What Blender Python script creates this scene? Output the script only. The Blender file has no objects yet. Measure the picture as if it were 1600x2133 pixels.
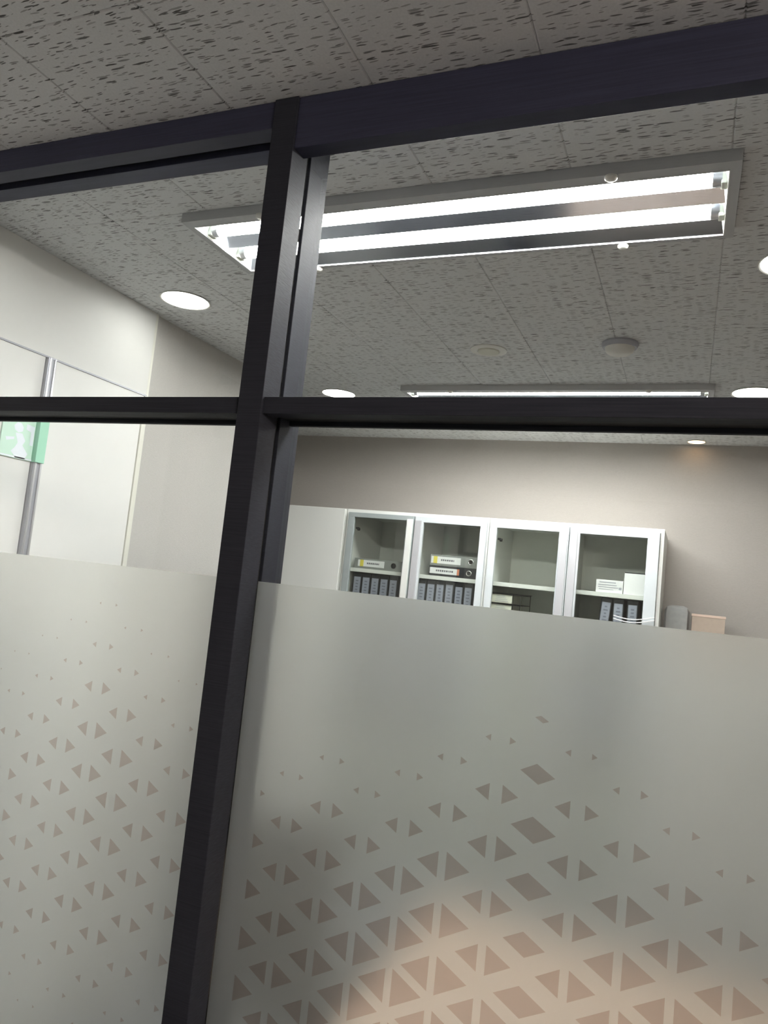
import bpy, bmesh, math, random
from mathutils import Vector, Matrix
random.seed(7)
C = bpy.context.scene.collection

# ------------------------------------------------------------------ camera
H0 = 1.615                      # eye height; every z below is given relative to the eye
HC = 0.885                      # ceiling height above the eye
FX = 1540.0                     # focal length in pixels of the 1600 px wide frame
cam_d = bpy.data.cameras.new('camera'); cam = bpy.data.objects.new('camera', cam_d); C.objects.link(cam)
cam_d.sensor_fit = 'HORIZONTAL'; cam_d.sensor_width = 36.0; cam_d.lens = FX / 1600.0 * 36.0
cam_d.clip_start = 0.02
Rr = Vector((0.92046887, 0.37692791, 0.10325898)); Uu = Vector((-0.06078927, -0.122912, 0.99055404)); Bb = Vector((0.38605923, -0.91805119, -0.0902235))
M = Matrix((Rr, Uu, Bb)).transposed().to_4x4(); M.translation = Vector((0, 0, H0)); cam.matrix_world = M
bpy.context.scene.camera = cam

# ------------------------------------------------------------------ world, exposure
w = bpy.data.worlds.new('world'); bpy.context.scene.world = w; w.use_nodes = True
w.node_tree.nodes['Background'].inputs[0].default_value = (.6, .65, .7, 1)
w.node_tree.nodes['Background'].inputs[1].default_value = 0.05
vs = bpy.context.scene.view_settings
vs.view_transform = 'Standard'; vs.look = 'None'; vs.gamma = 1; vs.use_curve_mapping = False
vs.exposure = 0.0
TUBE = 86.0        # emission of the tubes over the meeting room
DOWN = 15.0        # emission of the round downlights
CORR_FILL = 260.0        # emission of unseen tubes added to light the outside ceiling and frame

# ------------------------------------------------------------------ materials
def mat(name, col=(.8, .8, .8), rough=.5, metal=0, spec=.5, emit=None, estr=0):
    m = bpy.data.materials.new(name); m.use_nodes = True
    b = m.node_tree.nodes['Principled BSDF']
    b.inputs['Base Color'].default_value = (*col, 1); b.inputs['Roughness'].default_value = rough
    b.inputs['Metallic'].default_value = metal; b.inputs['Specular IOR Level'].default_value = spec
    if emit: b.inputs['Emission Color'].default_value = (*emit, 1); b.inputs['Emission Strength'].default_value = estr
    return m
def N(m, t, **k):
    n = m.node_tree.nodes.new(t)
    for a, v in k.items(): setattr(n, a, v)
    return n
def L(m, a, b): m.node_tree.links.new(a, b)
def grain(m, c1, c2, scale=(20, 20, 20), amount=.5, bump=0.0, detail=4, rough=None):
    """fine noise between two base colours, in world position, with optional fine relief"""
    b = m.node_tree.nodes['Principled BSDF']
    g = N(m, 'ShaderNodeNewGeometry'); mp = N(m, 'ShaderNodeMapping'); mp.inputs['Scale'].default_value = scale
    L(m, g.outputs['Position'], mp.inputs['Vector'])
    n = N(m, 'ShaderNodeTexNoise'); n.inputs['Scale'].default_value = 1; n.inputs['Detail'].default_value = detail
    L(m, mp.outputs['Vector'], n.inputs['Vector'])
    r = N(m, 'ShaderNodeValToRGB'); r.color_ramp.elements[0].position = .5 - amount / 2; r.color_ramp.elements[1].position = .5 + amount / 2
    r.color_ramp.elements[0].color = (*c1, 1); r.color_ramp.elements[1].color = (*c2, 1)
    L(m, n.outputs['Fac'], r.inputs['Fac']); L(m, r.outputs['Color'], b.inputs['Base Color'])
    if bump:
        bp = N(m, 'ShaderNodeBump'); bp.inputs['Strength'].default_value = bump; bp.inputs['Distance'].default_value = .002
        L(m, n.outputs['Fac'], bp.inputs['Height']); L(m, bp.outputs['Normal'], b.inputs['Normal'])
    return m

def ceiling_mat(name, base):
    """rock-wool board: off-white with short dark fissures running along x"""
    m = mat(name, base, .9, spec=.2); b = m.node_tree.nodes['Principled BSDF']
    g = N(m, 'ShaderNodeNewGeometry')
    wob = N(m, 'ShaderNodeTexNoise'); wob.inputs['Scale'].default_value = 45; wob.inputs['Detail'].default_value = 2
    L(m, g.outputs['Position'], wob.inputs['Vector'])
    add = N(m, 'ShaderNodeVectorMath', operation='MULTIPLY_ADD'); add.inputs[1].default_value = (.008, .0026, 0)
    L(m, wob.outputs['Color'], add.inputs[0]); L(m, g.outputs['Position'], add.inputs[2])
    outs = []
    for k, (sx, sy, thr, keep, ang) in enumerate(((27, 200, .30, .19, -.04), (36, 240, .28, .20, .10), (52, 340, .28, .10, .06), (19, 150, .24, .07, .03))):
        mp = N(m, 'ShaderNodeMapping'); mp.vector_type = 'POINT'
        rot = N(m, 'ShaderNodeMapping'); rot.inputs['Rotation'].default_value = (0, 0, ang); rot.inputs['Location'].default_value = (k * 3.3, k * 1.7, 0)
        L(m, add.outputs[0], rot.inputs['Vector'])
        mp.inputs['Scale'].default_value = (sx, sy, 0); L(m, rot.outputs[0], mp.inputs['Vector'])
        v = N(m, 'ShaderNodeTexVoronoi'); v.voronoi_dimensions = '2D'; v.inputs['Scale'].default_value = 1; L(m, mp.outputs[0], v.inputs['Vector'])
        sep = N(m, 'ShaderNodeSeparateColor'); L(m, v.outputs['Color'], sep.inputs[0])
        sel = N(m, 'ShaderNodeMath', operation='LESS_THAN'); sel.inputs[1].default_value = keep; L(m, sep.outputs[0], sel.inputs[0])
        sz = N(m, 'ShaderNodeMath', operation='MULTIPLY_ADD'); sz.inputs[1].default_value = thr; sz.inputs[2].default_value = thr * .5; L(m, sep.outputs[1], sz.inputs[0])
        df = N(m, 'ShaderNodeMath', operation='SUBTRACT'); L(m, sz.outputs[0], df.inputs[0]); L(m, v.outputs['Distance'], df.inputs[1])
        sm = N(m, 'ShaderNodeMath', operation='MULTIPLY'); sm.use_clamp = True; sm.inputs[1].default_value = 14; L(m, df.outputs[0], sm.inputs[0])
        dp = N(m, 'ShaderNodeMath', operation='MULTIPLY_ADD'); dp.inputs[1].default_value = .55; dp.inputs[2].default_value = .35; L(m, sep.outputs[2], dp.inputs[0])
        a = N(m, 'ShaderNodeMath', operation='MULTIPLY'); L(m, sel.outputs[0], a.inputs[0]); L(m, sm.outputs[0], a.inputs[1])
        a2 = N(m, 'ShaderNodeMath', operation='MULTIPLY'); L(m, a.outputs[0], a2.inputs[0]); L(m, dp.outputs[0], a2.inputs[1])
        outs.append(a2.outputs[0])
    cur = outs[0]
    for o in outs[1:]:
        mx = N(m, 'ShaderNodeMath', operation='MAXIMUM'); L(m, cur, mx.inputs[0]); L(m, o, mx.inputs[1]); cur = mx.outputs[0]
    fine = N(m, 'ShaderNodeTexNoise'); fine.inputs['Scale'].default_value = 220; L(m, g.outputs['Position'], fine.inputs['Vector'])
    fr = N(m, 'ShaderNodeMix', data_type='RGBA'); fr.inputs[6].default_value = (base[0] * .88, base[1] * .88, base[2] * .88, 1); fr.inputs[7].default_value = (base[0] * 1.08, base[1] * 1.08, base[2] * 1.08, 1)
    L(m, fine.outputs['Fac'], fr.inputs[0])
    mix = N(m, 'ShaderNodeMix', data_type='RGBA'); mix.inputs[7].default_value = (.045, .042, .038, 1)
    L(m, cur, mix.inputs[0]); L(m, fr.outputs[2], mix.inputs[6]); L(m, mix.outputs[2], b.inputs['Base Color'])
    bp = N(m, 'ShaderNodeBump'); bp.inputs['Strength'].default_value = .5; bp.inputs['Distance'].default_value = .002; bp.invert = True
    L(m, cur, bp.inputs['Height']); L(m, bp.outputs['Normal'], b.inputs['Normal'])
    return m

def glass_mat(name, tint=(.97, .985, .98), ior=1.5):
    m = bpy.data.materials.new(name); m.use_nodes = True; nt = m.node_tree; nt.nodes.remove(nt.nodes['Principled BSDF'])
    o = nt.nodes['Material Output']; t = N(m, 'ShaderNodeBsdfTransparent'); t.inputs[0].default_value = (*tint, 1)
    g = N(m, 'ShaderNodeBsdfGlossy'); g.inputs['Roughness'].default_value = .01; f = N(m, 'ShaderNodeFresnel'); gg = N(m, 'ShaderNodeNewGeometry')
    io = N(m, 'ShaderNodeMath', operation='MULTIPLY_ADD'); io.inputs[1].default_value = 1 / ior - ior; io.inputs[2].default_value = ior   # same reflectance on leaving as on entering
    L(m, gg.outputs['Backfacing'], io.inputs[0]); L(m, io.outputs[0], f.inputs[0])
    mx = N(m, 'ShaderNodeMixShader'); L(m, f.outputs[0], mx.inputs[0]); L(m, t.outputs[0], mx.inputs[1]); L(m, g.outputs[0], mx.inputs[2]); L(m, mx.outputs[0], o.inputs[0])
    return m
def film_mat(name, front):
    """frosted film as a thin slab: both faces refract roughly, so light goes straight on but blurred"""
    m = bpy.data.materials.new(name); m.use_nodes = True; nt = m.node_tree; nt.nodes.remove(nt.nodes['Principled BSDF'])
    rf = N(m, 'ShaderNodeBsdfRefraction'); rf.inputs[0].default_value = (1, 1, .985, 1); rf.inputs['Roughness'].default_value = .36; rf.inputs['IOR'].default_value = 1.4
    o = N(m, 'ShaderNodeBsdfDiffuse') if front else N(m, 'ShaderNodeBsdfTranslucent'); o.inputs[0].default_value = (.82, .83, .80, 1)
    b = N(m, 'ShaderNodeMixShader'); b.inputs[0].default_value = FILM_FRONT if front else FILM_BACK; L(m, rf.outputs[0], b.inputs[1]); L(m, o.outputs[0], b.inputs[2])
    L(m, b.outputs[0], nt.nodes['Material Output'].inputs[0]); return m
FILM_FRONT, FILM_BACK = .06, .16
def tint_mat(name, col):
    m = bpy.data.materials.new(name); m.use_nodes = True; nt = m.node_tree; nt.nodes.remove(nt.nodes['Principled BSDF'])
    t = N(m, 'ShaderNodeBsdfTransparent'); t.inputs[0].default_value = (*col, 1); L(m, t.outputs[0], nt.nodes['Material Output'].inputs[0]); return m

m_ceil = ceiling_mat('rockwool_board', (.76, .77, .77))
m_gap = mat('ceiling_void', (.35, .35, .34), .9)
m_frame_flare = grain(mat('dark_vinyl_frame_flare', (.03, .03, .036), .38, spec=.5), (.030, .032, .055), (.046, .048, .082), (8, 60, 400), .6, .12); m_frame_flare.node_tree.nodes['Principled BSDF'].inputs['Roughness'].default_value = .52; m_frame_flare.node_tree.nodes['Principled BSDF'].inputs['Specular IOR Level'].default_value = .26  # blue lift of lens flare painted into the header vinyl
m_post = grain(mat('dark_vinyl_post', (.03, .03, .036), .62, spec=.18), (.018, .019, .025), (.030, .032, .042), (8, 60, 400), .6, .12)
m_gasket = mat('black_gasket', (.006, .006, .007), .6)
m_white = grain(mat('white_panel', (.8, .8, .77), .45), (.77, .775, .75), (.80, .805, .78), (30, 30, 30), .8, .03)
m_upper = grain(mat('upper_panel', (.7, .7, .67), .6), (.70, .705, .68), (.735, .74, .715), (60, 60, 60), .8, .05)
m_cream = mat('cream_trim', (.74, .74, .66), .4)
m_paper = grain(mat('grey_wallpaper', (.45, .44, .42), .85, spec=.2), (.44, .43, .405), (.53, .52, .495), (90, 90, 500), .7, .35)
m_back = grain(mat('taupe_wallpaper', (.42, .39, .36), .85, spec=.2), (.40, .375, .345), (.47, .44, .41), (120, 120, 480), .7, .35)
m_alu = mat('aluminium', (.62, .63, .65), .35, metal=.8)
m_steel = mat('post_steel', (.42, .43, .47), .4, metal=.4)
m_cab = mat('cabinet_white', (.80, .81, .78), .45)
m_cabin = mat('cabinet_inside', (.88, .89, .84), .55)
m_door = mat('cabinet_door_frame', (.62, .66, .68), .35)
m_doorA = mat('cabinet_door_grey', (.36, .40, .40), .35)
m_grip = mat('grip_grey', (.46, .46, .48), .4)
m_carpet = grain(mat('carpet', (.16, .16, .165), .95, spec=.1), (.13, .13, .135), (.20, .20, .2), (90, 90, 90), .8, .4)
m_black = mat('binder_black', (.018, .02, .024), .45)
m_grey = mat('binder_grey', (.26, .27, .26), .5)
m_label = mat('label_paper', (.85, .85, .86), .6)
m_slabel = mat('spine_label_grey', (.33, .35, .42), .45)
m_yellow = mat('label_yellow', (.80, .68, .10), .5)
m_red = mat('label_red', (.62, .22, .12), .5)
m_ink = mat('ink', (.10, .10, .12), .6)
m_ring = mat('ring_metal', (.75, .75, .74), .25, metal=1)
m_mirror = mat('mirror_reflector', (.72, .77, .86), .13, metal=1)
m_rim = mat('fixture_rim', (.50, .51, .52), .5)
m_lip = mat('fixture_lip', (.92, .92, .92), .2, metal=.6)
m_holder = mat('lamp_holder', (.82, .84, .74), .5)
m_tube = mat('tube_glow', (1, 1, 1), .5, emit=(1.0, .99, .95), estr=TUBE)
m_fill_tube = mat('corridor_fill_tube', (1, 1, 1), .5, emit=(1.0, .89, .81), estr=CORR_FILL)
m_down = mat('downlight_glow', (1, 1, 1), .5, emit=(1.0, .99, .95), estr=DOWN)
m_warm = mat('warm_glow', (1, .8, .6), .5, emit=(1.0, .66, .38), estr=7)
m_plastic = mat('white_plastic', (.74, .73, .68), .4)
m_dplastic = mat('grey_plastic', (.40, .41, .46), .4)
m_glass = glass_mat('pane_glass', (.975, .985, .98))
m_cglass = glass_mat('cabinet_glass', (.95, .965, .95))
m_film = film_mat('frosted_film_front', True); m_film2 = film_mat('frosted_film_back', False)
m_print = tint_mat('printed_ink', (.80, .725, .70))
m_green = mat('sign_green', (.34, .68, .50), .4)
m_pale = mat('sign_pale_green', (.62, .86, .73), .4)
m_signw = mat('sign_white', (.84, .90, .97), .4)
m_refl_tan = grain(mat('reflection_tan', (.60, .42, .30), .8), (.40, .32, .26), (.47, .38, .31), (60, 60, 60), .8)
m_refl_grey = grain(mat('reflection_grey', (.2, .2, .2), .9), (.30, .31, .30), (.40, .40, .39), (50, 50, 50), .8, .3)
m_wood = grain(mat('orange_wood', (.55, .30, .17), .4), (.33, .235, .17), (.42, .30, .22), (3, 40, 40), .8)
m_doc = mat('document_tray', (.70, .70, .60), .6)
m_cwall = mat('corridor_wall', (.55, .54, .52), .8)

# ------------------------------------------------------------------ mesh helpers (coordinates in metres, z relative to the eye)
class MB:
    def __init__(s): s.b = bmesh.new()
    def box(s, x0, x1, y0, y1, z0, z1, bev=0.0):
        g = bmesh.ops.create_cube(s.b, size=1); v = g['verts']
        for q in v: q.co = Vector(((x0 + x1) / 2 + q.co.x * (x1 - x0), (y0 + y1) / 2 + q.co.y * (y1 - y0), (z0 + z1) / 2 + q.co.z * (z1 - z0)))
        if bev:
            e = list({e for q in v for e in q.link_edges})
            bmesh.ops.bevel(s.b, geom=e, offset=bev, segments=2, affect='EDGES', profile=.5)
        return s
    def cyl(s, c, r, h, axis='z', n=32, r2=None, bev=0):
        g = bmesh.ops.create_cone(s.b, cap_ends=True, segments=n, radius1=r, radius2=r if r2 is None else r2, depth=h)
        rot = {'z': Matrix(), 'x': Matrix.Rotation(math.pi / 2, 4, 'Y'), 'y': Matrix.Rotation(math.pi / 2, 4, 'X')}[axis]
        for q in g['verts']: q.co = rot @ q.co + Vector(c)
        return s
    def lathe(s, c, prof, n=40):
        rings = []
        for r, z in prof:
            if r < 1e-6: rings.append([s.b.verts.new((c[0], c[1], c[2] + z))])
            else: rings.append([s.b.verts.new((c[0] + r * math.cos(2 * math.pi * i / n), c[1] + r * math.sin(2 * math.pi * i / n), c[2] + z)) for i in range(n)])
        for a, b in zip(rings, rings[1:]):
            for i in range(n):
                j = (i + 1) % n
                f = [a[i % len(a)], a[j % len(a)], b[j % len(b)], b[i % len(b)]]
                u = []
                for q in f:
                    if q not in u: u.append(q)
                if len(u) > 2: s.b.faces.new(u)
        return s
    def quad(s, *p): s.b.faces.new([s.b.verts.new(q) for q in p]); return s
    def ring(s, c, R, r, axis='y', n=28, k=8):
        vs_ = []
        for i in range(n):
            a = 2 * math.pi * i / n; row = []
            for j in range(k):
                t = 2 * math.pi * j / k; q = (R + r * math.cos(t)); h = r * math.sin(t)
                p = (q * math.cos(a), h, q * math.sin(a)) if axis == 'y' else (q * math.cos(a), q * math.sin(a), h)
                row.append(s.b.verts.new(Vector(p) + Vector(c)))
            vs_.append(row)
        for i in range(n):
            for j in range(k): s.b.faces.new([vs_[i][j], vs_[(i + 1) % n][j], vs_[(i + 1) % n][(j + 1) % k], vs_[i][(j + 1) % k]])
        return s
    def pipe(s, pts, r, k=8):
        rows = []
        for i, p in enumerate(pts):
            p = Vector(p); t = (Vector(pts[min(i + 1, len(pts) - 1)]) - Vector(pts[max(i - 1, 0)])).normalized()
            u = t.cross(Vector((0, .3, 1))).normalized(); v = t.cross(u)
            rows.append([s.b.verts.new(p + r * (math.cos(2 * math.pi * j / k) * u + math.sin(2 * math.pi * j / k) * v)) for j in range(k)])
        for a, b in zip(rows, rows[1:]):
            for j in range(k): s.b.faces.new([a[j], a[(j + 1) % k], b[(j + 1) % k], b[j]])
        s.b.faces.new(rows[0][::-1]); s.b.faces.new(rows[-1]); return s
    def build(s, name, m, parent=None, at=None, smooth=False, extra=()):
        if parent is not None: o0 = Vector(parent['_o'])
        elif at is not None: o0 = Vector(at)
        else:
            xs = [v.co for v in s.b.verts]
            o0 = Vector(((min(v.x for v in xs) + max(v.x for v in xs)) / 2, (min(v.y for v in xs) + max(v.y for v in xs)) / 2, min(v.z for v in xs)))
        for v in s.b.verts: v.co -= o0
        bmesh.ops.recalc_face_normals(s.b, faces=s.b.faces[:])
        me = bpy.data.meshes.new(name); s.b.to_mesh(me); s.b.free(); me.materials.append(m)
        for e in extra: me.materials.append(e)
        if smooth:
            for p in me.polygons: p.use_smooth = True
            try: me.set_sharp_from_angle(angle=math.radians(40))
            except Exception: pass
        o = bpy.data.objects.new(name, me); C.objects.link(o)
        if parent is not None: o.parent = parent
        else: o.location = o0 + Vector((0, 0, H0))
        o['_o'] = tuple(o0); ALL.append(o)
        return o
ALL = []
def box(x0, x1, y0, y1, z0, z1, name, m, parent=None, bev=0.0): return MB().box(x0, x1, y0, y1, z0, z1, bev).build(name, m, parent)
def thing(name, at, label=None, cat=None, group=None, kind=None):
    o = bpy.data.objects.new(name, None); C.objects.link(o); o.location = Vector(at) + Vector((0, 0, H0)); o['_o'] = tuple(at); o.empty_display_size = .1
    ALL.append(o); return tag(o, label, cat, group, kind)
def tag(o, label=None, cat=None, group=None, kind=None):
    for k, v in (('label', label), ('category', cat), ('group', group), ('kind', kind)):
        if v: o[k] = v
    return o
def kids(o): return [c for c in ALL if c.parent == o]
def copy_tree(o, parent=None):
    ch = kids(o); c = o.copy(); C.objects.link(c); c.parent = parent; ALL.append(c)
    for k in ch: copy_tree(k, c)
    return c
def place(src, delta, label=None, group=None):
    c = copy_tree(src); c.location = src.location + Vector(delta)
    if label: c['label'] = label
    if group: c['group'] = group
    return c
FL = -H0                                                    # floor

# ------------------------------------------------------------------ setting: floor, walls
tag(box(-3.3, 2.6, -4.2, 4.5, FL - .05, FL, 'floor', m_carpet), 'dark grey carpet tile floor', kind='structure')
YB = 4.22
tag(box(-3.3, 2.6, YB, YB + .1, FL, HC + .12, 'wall_back', m_back), 'taupe wallpapered wall behind the glass fronted cabinets', kind='structure')
tag(box(2.45, 2.6, -4.2, YB, FL, HC + .12, 'wall_right', m_back), 'taupe wall of the room on the right side', kind='structure')
tag(box(-3.3, 2.6, -4.3, -4.2, FL, HC + .12, 'wall_front', m_cwall), 'plain grey wall behind the photographer', kind='structure')
XL = -1.867
wl = thing('wall_left', (XL, 1.9, FL), 'left side wall of white panels, aluminium post and grey wallpaper', kind='structure')
box(-3.3, -3.2, -4.2, YB, FL, HC + .12, 'outer_wall', m_cwall, wl)
box(-3.2, XL - .012, 2.12, 2.705, FL, HC, 'wallpapered_wall', m_paper, wl)
box(-3.2, XL - .03, -.2, 2.12, FL, HC, 'wall_core', m_cwall, wl)
box(XL - .03, XL, .1, 2.098, .576, HC, 'upper_wall_panel', m_upper, wl, .001)
for a, b in ((.10, .86), (.864, 1.640), (1.672, 2.088)):
    box(XL - .03, XL, a, b, FL, .571, 'wall_panel', m_white, wl, .0015)
MB().box(XL - .03, XL + .004, 2.090, 2.112, FL, .571, .002).box(XL - .03, XL - .002, 2.1, 2.112, .571, HC, .001).build('edge_trim', m_cream, wl)
p = MB().box(XL - .03, XL + .013, 1.641, 1.6715, FL, .571, .002).build('aluminium_post', m_steel, wl)
MB().box(XL + .0125, XL + .017, 1.643, 1.650, FL, .570, .001).box(XL + .0125, XL + .017, 1.6625, 1.6695, FL, .570, .001).build('post_flange', m_alu, p)
box(XL - .03, XL + .003, .1, 2.098, .571, .576, 'shadow_joint', m_steel, wl)

# green evacuation sign fixed to the left wall over the post
sg = thing('evacuation_sign', (XL + .018, 1.58, .243), 'pale green and white evacuation sign on the left wall beside the metal post', 'sign')
box(XL + .0005, XL + .005, 1.521, 1.637, .243, .415, 'sign_plate', m_pale, sg, .001)
box(XL + .001, XL + .0215, 1.6375, 1.6710, .243, .415, 'side_strip', m_green, sg, .001)
b = MB(); x = XL + .0054
def poly(pts): b.b.faces.new([b.b.verts.new((x, y, z)) for y, z in pts])
poly([(1.560, .338), (1.570, .350), (1.584, .350), (1.594, .338), (1.592, .326), (1.578, .320), (1.565, .326)])
poly([(1.568, .318), (1.592, .320), (1.606, .300), (1.598, .285), (1.580, .290)])
poly([(1.536, .300), (1.566, .305), (1.566, .298), (1.540, .290)])
poly([(1.580, .290), (1.598, .285), (1.620, .262), (1.612, .245), (1.578, .245), (1.560, .262), (1.572, .275)])
poly([(1.604, .352), (1.634, .348), (1.634, .290), (1.622, .290), (1.622, .330), (1.604, .335)])
poly([(1.523, .2445), (1.641, .2445), (1.641, .249), (1.523, .249)])
poly([(1.556, .37), (1.634, .366), (1.634, .413), (1.556, .413)])
b.build('pictogram', m_signw, sg)

# ------------------------------------------------------------------ ceiling
FIX = [(-1.268, .045, 1.467, 1.785), (-1.268, .045, 3.057, 3.375)]
ce = tag(box(-3.2, 2.45, -4.2, YB, HC + .10, HC + .12, 'ceiling', m_gap), 'white fissured rock-wool tile ceiling', kind='structure')
xl = [-.279 + .304 * k for k in range(-10, 11)]
xl = [max(-3.2, min(2.45, x)) for x in xl]
yl = [.847 - .31 * k for k in range(5, -1, -1)] + [1.157] + [1.467 + .318 * k for k in range(0, 10)]
yl = [y for y in yl if y < YB - .05] + [YB]
MESHES = {}
def tile(x0, x1, y0, y1):
    g = .0001; w_, h_ = x1 - x0 - 2 * g, y1 - y0 - 2 * g
    if w_ < .01 or h_ < .01: return
    key = (round(w_, 4), round(h_, 4))
    if key not in MESHES:
        bb = MB().box(-w_ / 2, w_ / 2, -h_ / 2, h_ / 2, 0, .012)
        bot = [v for v in bb.b.verts if v.co.z < .001]
        e = [e for e in bb.b.edges if e.verts[0] in bot and e.verts[1] in bot]
        bmesh.ops.bevel(bb.b, geom=e, offset=.0024, segments=1, affect='EDGES')
        me = bpy.data.meshes.new('ceiling_tile'); bb.b.to_mesh(me); bb.b.free(); me.materials.append(m_ceil); MESHES[key] = me
    o = bpy.data.objects.new('ceiling_tile', MESHES[key]); C.objects.link(o); o.parent = ce
    o.location = Vector(((x0 + x1) / 2, (y0 + y1) / 2, HC)) - Vector(ce['_o'])
def minus(r, f):
    x0, x1, y0, y1 = r; a0, a1, b0, b1 = f
    if a1 <= x0 or a0 >= x1 or b1 <= y0 + .005 or b0 >= y1 - .005: return [r]
    out = []
    if a0 > x0: out.append((x0, a0, y0, y1))
    if a1 < x1: out.append((a1, x1, y0, y1))
    return out
for i in range(len(xl) - 1):
    for j in range(len(yl) - 1):
        rs = [(xl[i], xl[i + 1], yl[j], yl[j + 1])]
        if xl[i + 1] <= XL - .02 and yl[j + 1] < 2.7: continue
        for f in FIX: rs = [q for r in rs for q in minus(r, f)]
        for r in rs: tile(*r)
tag(box(-3.2, 2.45, -4.2, yl[0] - .002, HC, HC + .012, 'ceiling_board', m_ceil, ce), 'ceiling board over the corridor behind')

# ------------------------------------------------------------------ recessed fluorescent fixtures
def fixture(label):
    x0, x1, y0, y1 = FIX[0]; zb = HC - .024
    t = thing('ceiling_light', ((x0 + x1) / 2, (y0 + y1) / 2, zb), label, 'ceiling light', 'twin tube fluorescent ceiling lights')
    ix0, ix1, iy0, iy1 = x0 + .022, x1 - .022, y0 + .031, y1 - .018
    b = MB()                                                        # hanging rim, open in the middle
    b.box(x0, x1, y0, iy0, zb, HC + .003); b.box(x0, x1, iy1, y1, zb, HC + .003)
    b.box(x0, ix0, iy0, iy1, zb, HC + .003); b.box(ix1, x1, iy0, iy1, zb, HC + .003)
    b.build('rim', m_rim, t)
    b = MB(); z = zb - .0015; q = .002
    b.box(ix0 - q, ix1 + q, iy0 - q, iy0, z, z + .003); b.box(ix0 - q, ix1 + q, iy1, iy1 + q, z, z + .003)
    b.box(ix0 - q, ix0, iy0, iy1, z, z + .003); b.box(ix1, ix1 + q, iy0, iy1, z, z + .003)
    b.build('bright_lip', m_lip, t)
    # mirror reflector: two troughs with a flat ridge between, profile across y
    ym = (y0 + y1) / 2
    pr = [(iy0, zb + .002), (iy0 + .006, HC + .004), (1.543, HC + .024), (1.583, HC + .024), (1.590, HC + .016), (1.642, HC - .014), (1.674, HC + .016), (1.678, HC + .024), (1.717, HC + .024), (1.719, HC + .024), (iy1, zb + .002)]
    b = MB()
    for (ya, za), (yb, zb_) in zip(pr, pr[1:]): b.quad((ix0, ya, za), (ix1, ya, za), (ix1, yb, zb_), (ix0, yb, zb_))
    b.build('reflector', m_mirror, t)
    for s, xe in ((1, ix0), (-1, ix1)):
        b = MB(); b.quad((xe, iy0, zb + .002), (xe, iy1, zb + .002), (xe + s * .012, iy1 - .01, HC + .03), (xe + s * .012, iy0 + .01, HC + .03)); b.build('end_plate', m_holder, t)
    MB().box(x0 + .01, x1 - .01, y0 + .01, y1 - .01, HC + .065, HC + .09).build('housing', m_rim, t)
    for yy in (1.563, 1.697):
        tb = MB().cyl(((ix0 + ix1) / 2, yy, HC - .003), .0160, 1.215, 'x', 24).build('tube', m_tube, t, smooth=True)
        for xe in (ix0 + .020, ix1 - .020): MB().cyl((xe, yy, HC - .003), .0165, .018, 'x', 24).build('end_cap', m_alu, tb, smooth=True)
        for xe in (ix0 + .007, ix1 - .007):
            MB().box(xe - .006, xe + .006, yy - .014, yy + .014, HC - .02, HC + .022, .002).build('lamp_holder', m_holder, t)
    for cx_, yy in ((-1.030, y1 - .004), (-.197, y1 - .004), (-.197, y0 + .006), (-1.03, y0 + .006)):
        MB().lathe((cx_, yy, zb - .001), [(0, -.009), (.009, -.008), (.013, -.004), (.013, 0), (0, 0)], 20).build('catch', m_plastic, t, smooth=True)
    return t
fx = fixture('nearer twin tube fluorescent light, just inside the glass')
place(fx, (0, FIX[1][2] - FIX[0][2], 0), 'farther fluorescent ceiling light, seen edge-on just above the transom')

# round downlights, speaker, smoke detector
def downlight(x, y, label, r=.083, m=None, group='round white downlights'):
    t = thing('downlight', (x, y, HC - .004), label, 'ceiling light', group)
    MB().lathe((x, y, HC), [(r + .0, 0), (r + .004, -.003), (r, -.004), (r - .004, -.002), (r - .004, 0)], 48).build('trim_ring', m_plastic, t, smooth=True)
    MB().lathe((x, y, HC), [(0, -.003), (r - .004, -.0025), (r - .004, -.001), (0, -.001)], 48).build('diffuser', m or m_down, t, smooth=True)
    return t
downlight(-1.663, 1.997, 'round white downlight nearest the left white panel wall')
downlight(.195, 1.99, 'round white downlight cut off by the right edge of the photo')
downlight(-1.648, 3.19, 'far round downlight just right of the vertical post')
downlight(.192, 3.19, 'far round downlight at the right, just above the transom')
downlight(-.01, 4.135, 'small warm orange downlight close to the back wall', .045, m_warm, None)
t = thing('ceiling_speaker', (-.740, 2.597, HC - .006), 'off-white round speaker plate flush in the ceiling', 'speaker')
MB().lathe((-.740, 2.597, HC), [(0, 0), (.068, 0), (.068, -.003), (.063, -.005), (.043, -.0055), (.041, -.003), (0, -.003)], 48).build('plate', m_plastic, t, smooth=True)
MB().lathe((-.740, 2.597, HC), [(0, -.0031), (.040, -.0031), (.038, -.009), (.02, -.011), (0, -.011)], 40).build('grille', m_doc, t, smooth=True)
t = thing('smoke_detector', (-.268, 2.56, HC - .04), 'domed grey smoke detector hanging from the ceiling', 'smoke detector')
MB().lathe((-.268, 2.56, HC), [(0, 0), (.060, 0), (.062, -.006), (.056, -.018), (0, -.018)], 40).build('base', m_dplastic, t, smooth=True)
MB().lathe((-.268, 2.56, HC), [(.050, -.018), (.046, -.030), (.036, -.038), (.02, -.043), (0, -.044)], 40).build('sensor_dome', m_plastic, t, smooth=True)

# ------------------------------------------------------------------ glass partition (structure)
Y0 = 1.124; Y1 = 1.262; YG = 1.182; XA = -.782; XBb = -.731
pt = thing('window_1', (XA, YG, FL), 'dark framed glass partition with frosted lower panes', kind='structure')
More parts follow.
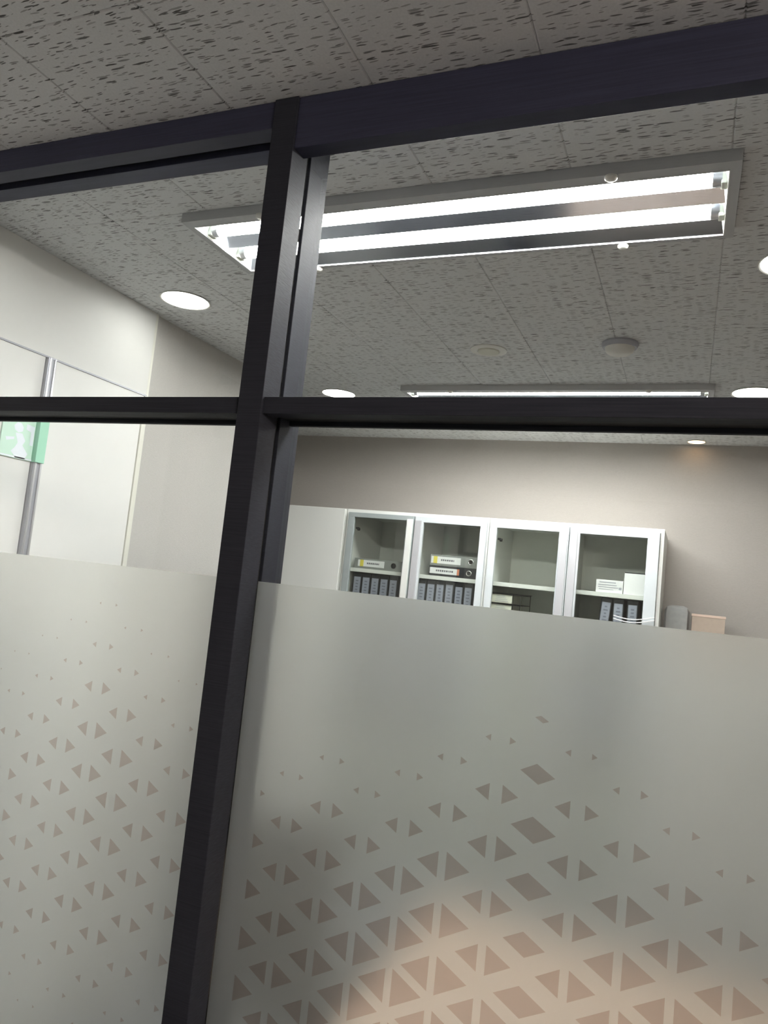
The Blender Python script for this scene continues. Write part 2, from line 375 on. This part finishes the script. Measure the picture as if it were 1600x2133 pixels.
# post: front strip, recessed gasket line, rear strip
b = MB().box(XA, XBb, 1.119, 1.176, FL, HC - .001, .0012).box(XA + .001, XBb - .0005, 1.190, Y1, FL, HC - .001, .0012); b.build('post', m_post, pt)
box(XA + .006, XBb - .007, 1.1755, 1.1905, FL, HC - .001, 'post_gasket', m_gasket, pt)
# header, left bay
box(XL + .001, XA, Y0, 1.164, .830, HC - .001, 'header_rail', m_frame_flare, pt, .001)
box(XL + .001, XA, 1.164, 1.188, .846, HC - .001, 'header_gasket', m_gasket, pt)
box(XL + .001, XA, 1.188, 1.234, .830, HC - .001, 'header_rail', m_frame_flare, pt, .001)
# header, right bay
XR = 2.449
box(XBb, XR, Y0, 1.161, .783, HC - .001, 'header_rail', m_frame_flare, pt, .001)
box(XBb, XR, 1.161, 1.200, .862, HC - .001, 'header_gasket', m_gasket, pt)
box(XBb, XR, 1.200, 1.245, .862, HC - .001, 'header_rail', m_frame_flare, pt, .001)
# transoms
for a, c in ((XL + .001, XA), (XBb, XR)):
    box(a, c, Y0 + .001, 1.157, .275, .306, 'transom', m_post, pt, .001)
    box(a, c, 1.157, 1.2225, .284, .303, 'transom_gasket', m_gasket, pt)
    box(a, c, 1.2225, 1.233, .275, .306, 'transom', m_post, pt, .001)
# left jamb and bottom rails (outside the picture, they carry the glass)
box(XL + .001, XL + .04, Y0, 1.234, FL, HC - .001, 'side_jamb', m_frame_flare, pt, .001)
for a, c in ((XL + .04, XA), (XBb, XR)): box(a, c, Y0, 1.234, FL, FL + .10, 'bottom_rail', m_frame_flare, pt, .001)
# panes
for a, c, zt in ((XL + .03, XA + .004, .85), (XBb - .004, XR, .87)):
    box(a, c, YG - .003, YG + .003, .290, zt, 'glass_pane', m_glass, pt)
    box(a, c, YG - .003, YG + .003, FL + .08, .290, 'glass_pane', m_glass, pt)
# frosted film with printed triangles, on the room-outside face of the glass
YF = YG - .0035; K = YF / 1.195
ZF = -.0275
films = []
for a, c in ((XL + .04, XA), (XBb, XR)):
    f = MB().box(a, c, YF, YF + .0003, FL + .1, ZF).build('frosted_film', m_film, pt, extra=(m_film2,)); films.append(f)
    for p in f.data.polygons: p.material_index = 1 if p.normal.y > .5 else 0
S = .0838
def tri(bm, col, z, s, side, off):
    if s < .004: return
    h = s * .866; cx_ = col + side * off
    x0, x1 = cx_ - side * h / 3, cx_ + side * h * 2 / 3
    y = YF - .0005
    p = [(x0, z - s / 2), (x0, z + s / 2), (x1, z)]
    p = [(a * K, y, b_ * K) for a, b_ in p]
    bm.b.faces.new([bm.b.verts.new(q) for q in (p if side > 0 else p[::-1])])
def clampz(z): return z * K > FL + .14
rnd = random.Random(3)
def print_tri(film, col, z, s, side, off):
    bm = MB(); tri(bm, col, z, s, side, off)
    if len(bm.b.verts): bm.build('printed_triangle', m_print, film)
    else: bm.b.free()
# left bay: small triangles, biggest near the top of the print, fading downwards
lcols = {-.8705: (-.234, 0.9), -.943: (-.192, 1.0), -1.0155: (-.150, 1.15), -1.087: (-.108, 1.1), -1.159: (-.150, .95), -1.231: (-.192, .88), -1.303: (-.234, .82), -1.376: (-.276, .8), -1.449: (-.318, .78), -1.521: (-.36, .76), -1.594: (-.402, .75), -1.667: (-.444, .74)}
for col, (zt, g) in lcols.items():
    k = 0; z = zt
    while z > -.92:
        s = [.005, .010, .020, .027, .0275, .026, .025, .024, .0235, .022][min(k, 9)] * g
        if z < -.72: s *= max(.25, 1 - (-.72 - z) / .22)
        for side in (-1, 1):
            cx_ = col + side * .0205
            if (cx_ + side * .02) * K < XA - .002 or side < 0: print_tri(films[0], col, z, s * (1.0 if side < 0 else 1.12), side, .0205)
        z -= S; k += 1
# right bay: larger triangles growing downwards; sheets meet at x=-.199 where the pairs merge to diamonds
rc = {-.700: (-.402, 1), -.6265: (-.360, 1), -.552: (-.3185, 1), -.4805: (-.360, 2), -.4095: (-.3169, 2), -.338: (-.2777, 2), -.2615: (-.2327, 3),
      -.1355: (-.2345, 3), -.0617: (-.276, 2), .011: (-.3185, 2), .0835: (-.360, 2), .156: (-.402, 2), .2285: (-.444, 2), .301: (-.402, 2), .3735: (-.36, 2), .446: (-.402, 2), .5185: (-.444, 2), .591: (-.402, 1), .6635: (-.36, 1)}
gr = {1: [.010, .024, .033, .039, .042, .043, .042, .038, .03], 2: [.012, .026, .043, .051, .056, .058, .058, .052, .04], 3: [.011, .028, .037, .038, .043, .050, .054, .05, .04]}
for col, (zt, g) in rc.items():
    k = 0; z = zt
    while k < 9 and clampz(z):
        s = gr[g][k]
        for side in (-1, 1):
            off = .0185 + max(0, s - .04) * .25
            if col < -.69 and side < 0: continue
            ss = s * (1.06 if side > 0 else .96)
            if abs(col + .1355) < .01 and side > 0 and k < 3: ss *= .8
            print_tri(films[1], col, z, ss, side, off)
        z -= S; k += 1
for k, (s, z) in enumerate(((.011, -.1917), (.031, -.2754), (.040, -.3599), (.041, -.4443), (.037, -.5292), (.046, -.6126), (.05, -.6964), (.045, -.78))):
    hw = s * .88 if s > .02 else s; bm = MB(); y = YF - .0005
    lx = .002
    pts = [(-.199 - hw, z + lx), (-.199 - .002, z + s * .5), (-.199 + hw, z - lx), (-.199 + .002, z - s * .5)]
    bm.b.faces.new([bm.b.verts.new((a * K, y, b_ * K)) for a, b_ in pts[::-1]]); bm.build('printed_diamond', m_print, films[1])

# ------------------------------------------------------------------ cabinets
YC = 3.72; YCb = YB - .008; ZT = .371
def shelf_z(): return .048
CABS = [(-1.784, -.967), (-.967, -.120)]
DOORS = [[(-1.765, -1.376), (-1.372, -.976)], [(-.957, -.5595), (-.5555, -.140)]]
GL = [[(-1.728, -1.420), (-1.322, -1.010)], [(-.922, -.608), (-.506, -.194)]]
for ci, (a, c) in enumerate(CABS):
    t = thing('glass_cabinet', ((a + c) / 2, (YC + YCb) / 2, FL), ['left one of two tall glass-door cabinets, filled with black binders', 'right one of two tall glass-door cabinets, holding white boxes'][ci], 'cabinet', 'tall glass door cabinets')
    w_ = .018
    for q0, q1 in ((a + .001, a + w_), (c - w_, c - .001)): box(q0, q1, YC, YCb, FL, ZT - .0205, 'side_panel', m_cab, t, .001)
    box(a + .001, c - .001, YC, YCb, ZT - .02, ZT, 'top_panel', m_cab, t, .001)
    box(a + w_, c - w_, YC + .01, YCb, FL, FL + .08, 'plinth', m_cab, t)
    MB().box(a + w_, c - w_, YCb - .01, YCb - .002, FL + .08, ZT - .02).build('back_panel', m_cabin, t)
    mid = (DOORS[ci][0][1] + DOORS[ci][1][0]) / 2
    MB().box(mid - .008, mid + .008, YC + .024, YCb - .012, FL + .08, ZT - .02).build('divider', m_cab, t)
    for k, z in enumerate((.048, -.322, -.69, -1.06, -1.43)):
        box(a + w_ + .001, c - w_ - .001, YC + .05, YCb - .012, z - .021, z, 'shelf', m_cab, t, .001)
    for di in range(2):
        (d0, d1), (g0, g1) = DOORS[ci][di], GL[ci][di]
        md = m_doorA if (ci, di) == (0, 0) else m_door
        zt = .352; gz = .322 if (ci, di) != (0, 0) else .326
        b = MB().box(d0, d1, YC - .022, YC - .001, gz, zt, .0015).box(d0, d1, YC - .022, YC - .001, FL + .06, FL + .11, .0015)
        b.box(d0, g0, YC - .022, YC - .001, FL + .11, gz, .0015).box(g1, d1, YC - .022, YC - .001, FL + .11, gz, .0015)
        d = b.build('door', md, t)
        MB().box(g0 - .003, g1 + .003, YC - .012, YC - .008, FL + .105, gz + .003).build('glass', m_cglass, d)
        xs = g1 if di == 0 else g0
        hx0, hx1 = (g1 + .006, d1 - .004) if di == 0 else (d0 + .004, g0 - .010)
        MB().box(hx0, hx1, YC - .030, YC - .021, FL + .13, gz + .008, .002).build('grip_strip', m_cab if (ci, di) == (0, 0) else m_grip, d)
        if di == 0: MB().box(g0 + .002, g0 + .018, YC, YC + .03, .262, .272, .001).cyl((g0 + .018, YC + .012, .262), .008, .012, 'x', 16).build('hinge', m_gasket, d)
# solid white cabinet at the left
t = thing('white_cabinet', (-1.97, (YC + YCb) / 2, FL), 'plain white solid-door cabinet beside the vertical post', 'cabinet')
MB().box(-2.160, -1.787, YC, YCb, FL, ZT, .001).build('carcass', m_cab, t)
MB().box(-2.154, -1.790, YC - .022, YC - .001, FL + .06, ZT - .004, .002).build('door', m_cab, t)

# ------------------------------------------------------------------ binders
def upright(x0, x1, z0, zt, label, group, yf=3.79, lean=0):
    h = zt - z0 + .022
    t = thing('binder', ((x0 + x1) / 2, yf + .12, z0), label, 'binder', group)
    MB().box(x0, x1, yf, yf + .27, z0, z0 + h, .002).build('cover', m_black, t)
    l = MB().box(x0 + .006, x1 - .006, yf - .0012, yf + .001, zt - .19, zt, .0004).build('spine_label', m_slabel, t)
    b = MB(); cxm = (x0 + x1) / 2; rr = random.Random(int(abs(x0) * 1000))
    for k in range(9):
        z = zt - .022 - k * .0165; hw = rr.uniform(.005, .011)
        b.box(cxm - hw, cxm + hw, yf - .002, yf - .001, z - .0035, z + .0035)
        
    b.build('label_lettering', m_ringtxt, l)
    MB().ring((cxm, yf - .001, zt - .225), .011, .002).build('finger_ring', m_ring, t)
    return t
m_ringtxt = mat('label_text', (.17, .18, .23), .6)
wd = .052
ORD5 = ['leftmost', 'second from the left', 'middle', 'second from the right', 'rightmost']
for i, x in enumerate((-1.708, -1.654, -1.600, -1.546, -1.491)):
    x *= 3.79 / 3.78
    upright(x - wd / 2, x + wd / 2, -.322, 0.0, 'black upright binder, %s of five behind the leftmost glass door' % ORD5[i], 'upright black binders on the upper shelf')
ORD6 = ['leftmost', 'second from the left', 'third from the left', 'third from the right', 'second from the right', 'rightmost']
for i, x in enumerate((-1.325, -1.273, -1.222, -1.170, -1.117, -1.066)):
    x *= 3.79 / 3.78; x0, x1 = x - .0250, x + .0250
    upright(x0, x1, -.322, (0, 0, .003, .007, 0, .001)[i], 'black upright binder, %s of six behind the second glass door' % ORD6[i], 'upright black binders on the upper shelf')
for i, (x, ln) in enumerate(((-.384, 1), (-.311, 0), (-.245, 0))):
    lab = ['black binder leaning left below the small white carton', 'middle black binder of the three below the white boxes', 'rightmost black binder of the three, below the tall white box'][i]
    b_ = upright(x - wd / 2, x + wd / 2, -.322, 0.0 if not ln else .003, lab, 'black binders in the right cabinet')
    if ln: b_.rotation_euler.y = math.radians(4); b_.location.x -= .006
# lower shelves, dark binders seen only as a blur through the frosted film
for ci, (xa, xb) in enumerate(((-1.735, -1.40), (-1.345, -1.01), (-.49, -.2))):
    n = int((xb - xa) / .07)
    for z in (-.69,):
        for k in range(n):
            xm = xa + .035 + k * .07
            upright(xm - .033, xm + .033, z, z + .29, 'black binder on a lower shelf, blurred behind the frosted film', 'black binders blurred behind the film')

def flat_binder(x0, x1, z0, z1, mcol, lx0, lx1, lz0, lz1, ring, label, yellow=True, ringm=None, tilt=0):
    yf = 3.775
    t = thing('binder', ((x0 + x1) / 2, yf + .12, z0), label, 'binder', 'binders lying flat on the top shelves')
    b = MB().box(x0, x1, yf + .003, yf + .27, z0, z0 + .003).box(x0, x1, yf + .003, yf + .27, z1 - .003, z1).box(x0, x1, yf, yf + .0035, z0, z1, .001); b.build('cover', mcol, t)
    MB().box(x0 + .004, x1 - .004, yf + .02, yf + .262, z0 + .0035, z1 - .0035).build('paper_block', m_label, t)
    l = MB().box(lx0, lx1, yf - .0012, yf + .001, lz0, lz1, .0004).build('spine_label', m_label, t)
    if yellow: MB().box(lx0 + .013, lx0 + .034, yf - .0018, yf - .001, lz0, lz1).build('yellow_band', m_yellow, l)
    else: MB().box(lx1 - .012, lx1, yf - .0018, yf - .001, lz0, lz1).build('red_band', m_red, l)
    b = MB(); xx = lx0 + (.055 if yellow else .035); rr = random.Random(5); zm = (lz0 + lz1) / 2
    while xx < lx1 - .035:
        ww = rr.uniform(.004, .009); b.box(xx, xx + ww, yf - .0018, yf - .001, zm - .004, zm + .005); xx += ww + .0035
    b.build('label_lettering', m_ink, l)
    MB().ring((ring[0], yf - .001, ring[1]), .0125, .0028).build('finger_ring', ringm or m_ring, t, smooth=True)
    MB().cyl((ring[0], yf - .0002, ring[1]), .0105, .001, 'y', 20).build('finger_hole', m_gasket, t)
    return t
ZS = .0485
flat_binder(-1.735, -1.452, ZS, ZS + .056, m_grey, -1.712, -1.553, .060, .096, (-1.498, .078), 'grey binder lying flat behind the leftmost glass door', ringm=m_gasket)
flat_binder(-1.292, -1.000, ZS, ZS + .054, m_black, -1.287, -1.123, .060, .092, (-1.070, .076), 'black binder lying flat under the grey one, second glass door', yellow=False)
flat_binder(-1.290, -1.000, ZS + .055, ZS + .112, m_grey, -1.284, -1.120, .115, .152, (-1.064, .136), 'grey binder lying flat on top of the black one')

# document trays in the third door bay
t = thing('document_tray', (-.885, 3.90, -.322), 'cream paper-filled document rack with black wire frame behind third glass door', 'document rack')
z = -.318
for k in range(6):
    if z + .05 > .0: break
    MB().box(-.945, -.835, 3.80, 4.05, z, z + .043, .002).build('paper_stack', m_doc, t)
    b = MB()
    for q in range(4): b.box(-.925 + q * .003, -.855 - q * .006, 3.799, 3.8005, z + .008 + q * .009, z + .0105 + q * .009)
    b.build('paper_edges', m_dplastic, t)
    MB().box(-.948, -.79, 3.795, 4.06, z + .0445, z + .0475).build('tray_floor', m_gasket, t); z += .052
MB().box(-.832, -.829, 3.798, 3.801, -.322, z).box(-.793, -.790, 3.798, 3.801, -.322, z).box(-.793, -.790, 4.055, 4.058, -.322, z).build('wire_frame', m_gasket, t)
MB().box(-.948, -.785, 3.80, 4.06, z - .003, z + .0).build('top_plate', m_gasket, t)

# boxes in the fourth door bay
t = thing('carton', (-.358, 3.86, ZS), 'small white carton with grey print on the top right shelf', 'box')
MB().box(-.423, -.296, 3.785, 3.93, ZS, ZS + .062, .0015).build('body', m_label, t)
b = MB()
for k, (a, c, z, h) in enumerate(((-.408, -.33, .096, .005), (-.413, -.325, .084, .004), (-.413, -.318, .073, .004), (-.408, -.34, .063, .003), (-.315, -.302, .066, .012))): b.box(a, c, 3.7842, 3.7852, z, z + h)
b.build('print', m_dplastic, t)
t = thing('storage_box', (-.235, 3.86, ZS), 'taller plain white box with black top edge beside the small carton', 'box')
MB().box(-.293, -.186, 3.785, 3.95, ZS, ZS + .103, .0015).build('body', m_label, t)
MB().box(-.292, -.187, 3.787, 3.949, ZS + .1032, ZS + .1085, .001).build('lid', m_gasket, t)
# bright curved reflection in the glass, shaped here as two white strands
def reflection_strand(dz):
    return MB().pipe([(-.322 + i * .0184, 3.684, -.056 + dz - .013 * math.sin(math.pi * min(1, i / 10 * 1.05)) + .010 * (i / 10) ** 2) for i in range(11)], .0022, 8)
t = thing('curved_reflection', (-.23, 3.684, -.06), 'curved white glass reflection shaped as thin twin strands across the right-hand cabinet door', 'curved_reflection')
m_refl_white = mat('reflection_white', (.9, .9, .9), .3)
reflection_strand(.0).build('strand', m_refl_white, t, smooth=True); reflection_strand(-.014).build('strand', m_refl_white, t, smooth=True)

# low sideboard to the right of the cabinets, with glass reflections built as a grey block and tan box
t = thing('sideboard', (.25, 3.98, FL), 'waist-high pale cabinet right of the glass cabinets, hidden by the film', 'cabinet')
m_side = mat('sideboard_grey', (.42, .42, .40), .5)
MB().box(-.118, .75, 3.80, YB - .01, FL, -.20, .002).build('carcass', m_side, t)
for a in (-.085, .335): MB().box(a, a + .41, 3.78, 3.799, FL + .06, -.215, .002).build('door', m_side, t)
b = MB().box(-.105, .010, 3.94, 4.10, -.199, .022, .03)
tag(b.build('grey_reflection', m_refl_grey, smooth=True), 'grey reflection in the glass, built as a soft rounded block beside the right edge of the cabinets', 'grey_reflection')
t = thing('box_reflection', (.09, 4.0, -.199), 'tan box reflected in the glass, built solid to the right of the grey one', 'box')
MB().box(.022, .168, 3.90, 4.12, -.199, -.020, .001).build('body', m_refl_tan, t)
MB().box(.020, .170, 3.898, 4.122, -.021, -.010, .001).build('lid', mat('reflection_tan_lid', (.66, .50, .41), .7), t)

# wooden meeting table behind the frosted film
t = thing('meeting_table', (.575, 1.75, FL), 'orange-brown wooden table blurred behind the frosted film', 'table')
MB().box(-.60, 1.75, 1.40, 2.10, FL + .69, FL + .72, .004).build('table_top', m_wood, t)
for a in (-.54, 1.69):
    for c in (1.45, 2.07): MB().box(a - .025, a + .025, c - .025, c + .025, FL, FL + .688, .003).build('leg', m_wood, t)

# dark office chair close behind the film, beside the post
m_chair = grain(mat('chair_fabric', (.03, .03, .03), .9), (.05, .048, .045), (.09, .085, .075), (80, 80, 80), .8, .2)
t = thing('office_chair', (-.98, 2.03, FL), 'dark office chair blurred behind the frosted film beside the post', 'chair')
MB().box(-1.19, -.76, 1.80, 2.25, FL + .42, FL + .49, .025).build('seat', m_chair, t, smooth=True)
MB().box(-1.19, -.77, 1.75, 1.795, FL + .50, FL + .99, .02).build('backrest', m_chair, t, smooth=True)
MB().box(-1.01, -.95, 1.798, 1.825, FL + .40, FL + .62, .004).build('back_bracket', m_gasket, t)
MB().cyl((-.98, 2.03, FL + .26), .028, .30, 'z', 20).build('gas_column', m_alu, t, smooth=True)
for k in range(5):
    a = k * 2 * math.pi / 5 + .3; ex, ey = -.98 + .28 * math.cos(a), 2.03 + .28 * math.sin(a)
    MB().pipe([(-.98, 2.03, FL + .12), (ex, ey, FL + .075)], .016).build('base_arm', m_gasket, t)
    MB().cyl((ex, ey, FL + .031), .03, .03, 'x', 18).build('castor', m_gasket, t, smooth=True)

# ------------------------------------------------------------------ unseen light added to brighten the corridor ceiling and header
t = thing('corridor_fill_light', (1.9, -.9, HC - .03), 'added unseen fluorescent light brightening the corridor ceiling and header, behind the camera', 'ceiling light')
MB().box(1.75, 2.05, -1.6, .1, HC - .03, HC - .001, .002).build('housing', m_rim, t)
for xx in (1.83, 1.97): MB().cyl((xx, -.75, HC - .045), .0135, 1.2, 'y', 20).build('tube', m_fill_tube, t, smooth=True)

for o in ALL:
    if '_o' in o: del o['_o']
